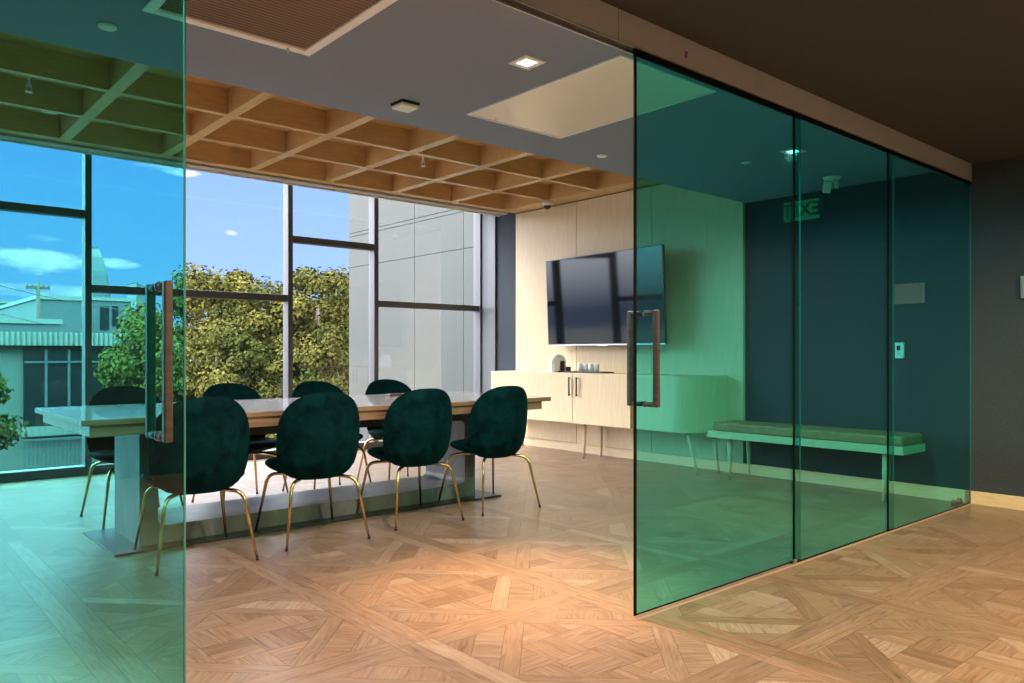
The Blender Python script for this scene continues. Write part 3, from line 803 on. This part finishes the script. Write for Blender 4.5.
for ua, ub in ((25,46),(48,69),(71,90),(92,123)):
    w_ = MB().box(bx(ua), .12, zw0, bx(ub), .24, zw1).build('window', M['winglass'], lbg)
    box('window_bar', M['bldg_grey'], bx(ua), .08, zw1-.35, bx(ub), .115, zw1-.30, w_)
for u in (47, 70, 91): box('mullion', M['bldg_grey'], bx(u)-.03, .10, zw0, bx(u)+.03, .25, zw1, lbg)
box('window_ledge', M['fascia'], bx(23), .0, zw0-.25, bx(128), .245, zw0-.02, lbg)
fn = empty('railing_fence', (4, DB-1.4, ZG)); tag(fn, 'grey slatted railing in front of the shopfront building', 'fence')
fm = MB(); z1_ = at_y(50, 441, DB-1.4).z-ZG
for k in range(34): 
    x = at_y(24, 354, DB-1.4).x-4+k*.085; fm.box(x, 0, 0, x+.03, .03, z1_)
fm.build('bars', M['bldg_grey'], fn)
box('top_rail', M['bldg_grey'], at_y(24,354,DB-1.4).x-4, -.02, z1_, at_y(24,354,DB-1.4).x-4+2.9, .05, z1_+.06, fn)

def block(name, u0, u1, vtop, Y, depth, m, label, zbase=ZG, wins=()):
    a_, b_ = at_y(u0, vtop, Y), at_y(u1, vtop, Y)
    e = empty(name, ((a_.x+b_.x)/2, Y, zbase)); tag(e, label, 'building')
    w_ = (b_.x-a_.x)/2; h_ = a_.z-zbase
    MB().box(-w_, 0, 0, w_, depth, h_).build('wall', m, e)
    box('parapet', M['fascia'], -w_-.1, -.1, h_, w_+.1, depth+.1, h_+.25, e)
    for ua, ub, va, vb in wins:
        p, q = at_y(ua, va, Y), at_y(ub, vb, Y)
        box('window', M['winglass'], p.x-e.location.x, -.05, q.z-zbase, q.x-e.location.x, .1, p.z-zbase, e)
    return e
block('office_block', 37, 81, 299, 60, 20, M['bldg_grey'], 'grey boxy building behind the corrugated fascia, left of the mullion')
block('office_block', 88, 131, 300, 66, 20, M['bldg_grey'], 'grey boxy building behind the mullion, under the pale tower', wins=((100,109,306,330),(112,118,306,326)))
block('warehouse', -60, 33, 301, 84, 20, M['facade'], 'pale building with dark window strips at the far left', wins=((4,13,303,316),(28,33,303,314),(-20,-8,303,316)))
block('low_roof_block', -40, 60, 322, 45, 8, M['bldg_grey'], 'low teal grey roof block just above the fascia')
block('distant_block', 128, 172, 312, 190, 30, M['bldg_grey'], 'far block behind the door handle')
# tapered tower
tw = empty('tapered_tower', (at_y(99, 300, 600).x, 600, ZG)); tag(tw, 'distant pale tapered skyscraper beside the mullion', 'skyscraper')
prof = [(0,9.6),(.35,9.4),(.6,8.6),(.8,7.2),(.93,5.6),(1.0,4.2)]
hT = at_y(99, 250, 600).z-ZG; bm_ = MB(); prev = None
for t, w_ in prof:
    rg = [bm_.bm.verts.new((x*w_*.8-(9.6-w_)*.75, y*w_, t*hT)) for x, y in ((-.7,-1),(.7,-1),(1,-.7),(1,.7),(.7,1),(-.7,1),(-1,.7),(-1,-.7))]
    if prev:
        for k in range(8): bm_.bm.faces.new((prev[k],prev[(k+1)%8],rg[(k+1)%8],rg[k]))
    prev = rg
bm_.bm.faces.new(prev)
bm_.build('shaft', M['bldg_blue'], tw)
box('crown', M['bldg_grey'], -6.5,-3,hT,-1.8,3,hT+1.5, tw)
tw2 = empty('wedge_tower', (at_y(146, 300, 500).x, 500, ZG)); tag(tw2, 'distant tower with slanted roof behind the door handle', 'skyscraper')
hT = at_y(146, 283, 500).z-ZG
w_ = 5.5; b_ = MB(); v = [b_.bm.verts.new(p) for p in ((-w_,0,0),(w_,0,0),(w_,20,0),(-w_,20,0),(-w_,0,hT),(w_,0,hT-5),(w_,20,hT-5),(-w_,20,hT))]
for f_ in ((3,2,1,0),(4,5,6,7),(0,1,5,4),(1,2,6,5),(2,3,7,6),(3,0,4,7)): b_.bm.faces.new([v[i] for i in f_])
b_.build('shaft', M['bldg_blue'], tw2)
box('roof_rim', M['bldg_grey'], -w_,-.2,hT-.4,-w_+1,20.2,hT+.3, tw2)
# utility pole and wires
up = empty('utility_pole', (at_y(38, 300, 55).x, 55, ZG)); tag(up, 'wooden utility pole with crossarm beyond the low roofs', 'utility pole')
hp = at_y(38, 285, 55).z-ZG
MB().tube([(0,0,0),(0,0,hp+.2)], [.16,.11], 10).build('pole', M['bark'], up)
ca = (at_y(50,288,55).x-at_y(26,288,55).x)/2
box('crossarm', M['bark'], -ca, -.08, hp-.25, ca, .08, hp-.08, up)
for k in (-.9,-.45,.45,.9): MB().lathe([(0,0),(.04,0),(.03,.10),(0,.11)], (ca*k,0,hp-.08), 8).build('insulator', M['bldg_grey'], up)
for k, (va, vb) in enumerate(((278,312),(306,340),(322,352))):
    a_, b_ = at_y(-60, va-8, 40), at_y(200, vb+6, 40)
    pts = [a_.lerp(b_, t/12)-Vector((0,0,.35*math.sin(PI*t/12))) for t in range(13)]
    w_ = MB().tube([p-a_ for p in pts], .016, 6).build('power_line', M['black'], None, 0, 2, a_)
    tag(w_, ['thin power line highest across the sky at left', 'thin power line crossing the grey blocks', 'thin power line lowest, crossing the fascia'][k], 'cable')

# trees
def crown_mesh(seed, rx, rz, n, leaf, lobes=60):
    rnd = random.Random(seed)
    L_ = []
    for k in range(lobes):
        th = rnd.uniform(0, 2*PI); ph = math.asin(rnd.uniform(-.75, 1))
        rr = rnd.uniform(.35, .93)
        L_.append((Vector((rx*rr*math.cos(th)*math.cos(ph), rx*rr*math.sin(th)*math.cos(ph), rz*rr*math.sin(ph))), rnd.uniform(.13, .30)*rx, rnd.random()))
    verts, faces, tone = [], [], []
    for k in range(n):
        c_, r_, tn = L_[rnd.randrange(lobes)]
        d = Vector((rnd.gauss(0,1), rnd.gauss(0,1), rnd.gauss(0,1))).normalized()
        rad = r_*(rnd.random()**.35)*rnd.uniform(.85, 1.15)
        p = c_+Vector((d.x*rad, d.y*rad, d.z*rad*.8))
        nrm = (d+Vector((rnd.gauss(0,.5), rnd.gauss(0,.5), rnd.gauss(0,.5)+.3))).normalized()
        a_ = nrm.orthogonal().normalized(); b_ = nrm.cross(a_); q = rnd.uniform(0, PI)
        a_, b_ = a_*math.cos(q)+b_*math.sin(q), b_*math.cos(q)-a_*math.sin(q)
        s_ = leaf*.46*rnd.uniform(.6, 1.3); i = len(verts)
        verts += [p-a_*s_, p+b_*s_*.55+nrm*s_*.15, p+a_*s_, p-b_*s_*.55]
        faces.append((i, i+1, i+2, i+3)); tone.append(min(1, max(0, .55*tn+.45*rnd.random())))
    me = bpy.data.meshes.new('crown'); me.from_pydata([tuple(v) for v in verts], [], faces)
    at = me.attributes.new('tone', 'FLOAT', 'FACE')
    for k, t in enumerate(tone): at.data[k].value = t
    return me
def tree(u, Y, vtop, rx, m, label, seed, n=9000, leaf=.13, vbot=None):
    n = int(n*2.6)
    top = at_y(u, vtop, Y)
    h = top.z-ZG; rz = h*.46
    e = empty('tree', (top.x, Y, ZG)); tag(e, label, 'tree', 'leafy trees outside the windows')
    me = crown_mesh(seed, rx, rz, n, leaf); me.materials.append(m)
    c_ = bpy.data.objects.new('crown', me); COL.objects.link(c_); c_.parent = e; c_.location = (0, 0, h-rz)
    rnd = random.Random(seed)
    t = MB().tube([(0,0,0),(.05,0,h*.25),(-.05,.05,h*.5),(.05,0,h*.8)], [.20,.15,.11,.04], 10)
    for k in range(6):
        a_ = rnd.uniform(0, 2*PI); z_ = h*rnd.uniform(.3,.55)
        t.tube([(0,0,z_),(rx*.35*math.cos(a_),rx*.35*math.sin(a_),z_+h*.12),(rx*.6*math.cos(a_),rx*.6*math.sin(a_),z_+h*.25)], [.08,.05,.02], 7)
    t.build('trunk', M['bark'], e)
G, O = M['leaf_green'], M['leaf_gold']
tree(208, 24.0, 282, 2.6, O, 'olive tree standing behind the others between the left door edge and the first mullion', 21, 15000)
tree(200, 19.0, 272, 2.1, O, 'golden olive tree just right of the left door edge', 11, 16000)
tree(255, 20.5, 252, 2.6, O, 'golden olive tree behind the wide window bay, left of the mullion', 12, 18000)
tree(316, 18.5, 254, 2.2, O, 'golden tree filling the narrow high transom bay', 13, 18000)
tree(352, 21.0, 268, 2.2, G, 'green tree partly hidden by the pale cladding', 14, 13000)
tree(215, 17.0, 305, 1.6, G, 'lower green tree in front of the golden ones at left', 15, 12000, .11)
tree(282, 16.0, 306, 1.6, G, 'lower green tree behind the mullion', 16, 12000, .11)
tree(335, 15.5, 322, 1.3, G, 'small green tree low in the narrow bay', 19, 9000, .11)
tree(168, 19.0, 334, .95, G, 'green tree behind the left door handle', 17, 12000)
tree(-98, 17.0, 300, 1.6, G, 'dark green tree at the left edge of the photo', 18, 12000)

# ------------------------------------------------------------------ sky and sun
w = bpy.data.worlds.new('sky'); sc.world = w; w.use_nodes = True
class W_: node_tree = w.node_tree
wm = W_()
bg = w.node_tree.nodes['Background']
tc = N(wm, 'ShaderNodeTexCoord'); sep = N(wm, 'ShaderNodeSeparateXYZ'); L(wm, tc.outputs['Generated'], sep.inputs[0])
def MT(op, a, b=None, c=None, clamp=False):
    n = N(wm, 'ShaderNodeMath', operation=op); n.use_clamp = clamp
    for i, q in enumerate((a, b, c)):
        if q is None: continue
        if isinstance(q, (int, float)): n.inputs[i].default_value = q
        else: L(wm, q, n.inputs[i])
    return n.outputs[0]
X_, Y_, Z_ = sep.outputs
sky = ramp(wm, Z_, [(0, (.62,.86,1.45)), (.10, (.48,.76,1.45)), (.22, (.38,.66,1.45)), (1, (.2,.4,.95))])
ny = N(wm, 'ShaderNodeMapping'); ny.inputs['Scale'].default_value = (1,1,3.2); L(wm, tc.outputs['Generated'], ny.inputs[0])
nz = noise(wm, ny.outputs[0], 13, 7, .6)
nz2 = noise(wm, ny.outputs[0], 3.2, 6, .6)
Ymax = MT('MAXIMUM', Y_, .05)
tx = MT('DIVIDE', X_, Ymax); tz = MT('DIVIDE', Z_, Ymax)
tot = None
for u, v, du, dv, amp in ((38,262,62,13,1.25),(118,263,26,6,1.0),(166,169,30,6,1.25),(231,233,9,3,.9),(42,238,24,5,.6),(40,292,60,9,.7),(75,306,60,6,.6)):
    c0 = at_y(u, v, 1); c1 = at_y(u+du, v, 1)
    cx, cz, sx = c0.x, c0.z-H, c1.x-c0.x; sz = sx*dv/du*1.0
    a_ = MT('DIVIDE', MT('SUBTRACT', tx, cx), sx); b_ = MT('DIVIDE', MT('SUBTRACT', tz, cz), sz)
    q = MT('ADD', MT('MULTIPLY', a_, a_), MT('MULTIPLY', b_, b_))
    e_ = MT('MULTIPLY', MT('ADD', MT('SUBTRACT', .85, q), MT('MULTIPLY_ADD', nz, 5.0, -2.4)), amp)
    e_ = MT('MAXIMUM', e_, 0)
    e_ = MT('MINIMUM', e_, 1)
    tot = e_ if tot is None else MT('MAXIMUM', tot, e_)
cl = MT('MULTIPLY', tot, MT('MULTIPLY_ADD', nz, 3.2, -.9, True), None, True)
cl = MT('MULTIPLY', cl, MT('GREATER_THAN', Y_, .05))
gen = MT('MULTIPLY_ADD', nz2, 5.0, -2.4, True)
hi = N(wm, 'ShaderNodeMapRange'); hi.interpolation_type = 'SMOOTHSTEP'; L(wm, Z_, hi.inputs[0])
hi.inputs[1].default_value = .25; hi.inputs[2].default_value = .55
gen = MT('MULTIPLY', gen, hi.outputs[0])
cloud = MT('MAXIMUM', cl, MT('MULTIPLY', gen, .9))
mx = N(wm, 'ShaderNodeMix', data_type='RGBA'); L(wm, cloud, mx.inputs[0]); L(wm, sky, mx.inputs[6]); mx.inputs[7].default_value = (1.9,1.55,1.6,1)
# added fill: sky overhead, out of view, brightened to light the room
SKY_HIGH = 17.0
high_fill = N(wm, 'ShaderNodeMix', data_type='RGBA'); L(wm, hi.outputs[0], high_fill.inputs[0]); L(wm, mx.outputs[2], high_fill.inputs[6]); high_fill.inputs[7].default_value = (SKY_HIGH*.90, SKY_HIGH*.95, SKY_HIGH, 1)
# added, unseen side fill: sky to the left brightened to light the wood wall
sd = N(wm, 'ShaderNodeMapRange'); sd.interpolation_type = 'SMOOTHSTEP'; L(wm, X_, sd.inputs[0])
sd.inputs[1].default_value = -.05; sd.inputs[2].default_value = -.55
el = N(wm, 'ShaderNodeMapRange'); L(wm, Z_, el.inputs[0]); el.inputs[1].default_value = .0; el.inputs[2].default_value = .12
gf = MT('MULTIPLY', sd.outputs[0], el.outputs[0])
side_fill = N(wm, 'ShaderNodeMix', data_type='RGBA', blend_type='ADD'); L(wm, gf, side_fill.inputs[0]); L(wm, high_fill.outputs[2], side_fill.inputs[6]); side_fill.inputs[7].default_value = (10., 10., 10.5, 1)
L(wm, side_fill.outputs[2], bg.inputs[0]); bg.inputs[1].default_value = 1.0
sn = bpy.data.lights.new('sun', 'SUN'); sn.energy = 1.6; sn.angle = math.radians(4); sn.color = (1,.93,.80)
so = bpy.data.objects.new('sun', sn); COL.objects.link(so)
so.rotation_euler = Vector((-.30,.80,-.62)).to_track_quat('-Z','Y').to_euler()
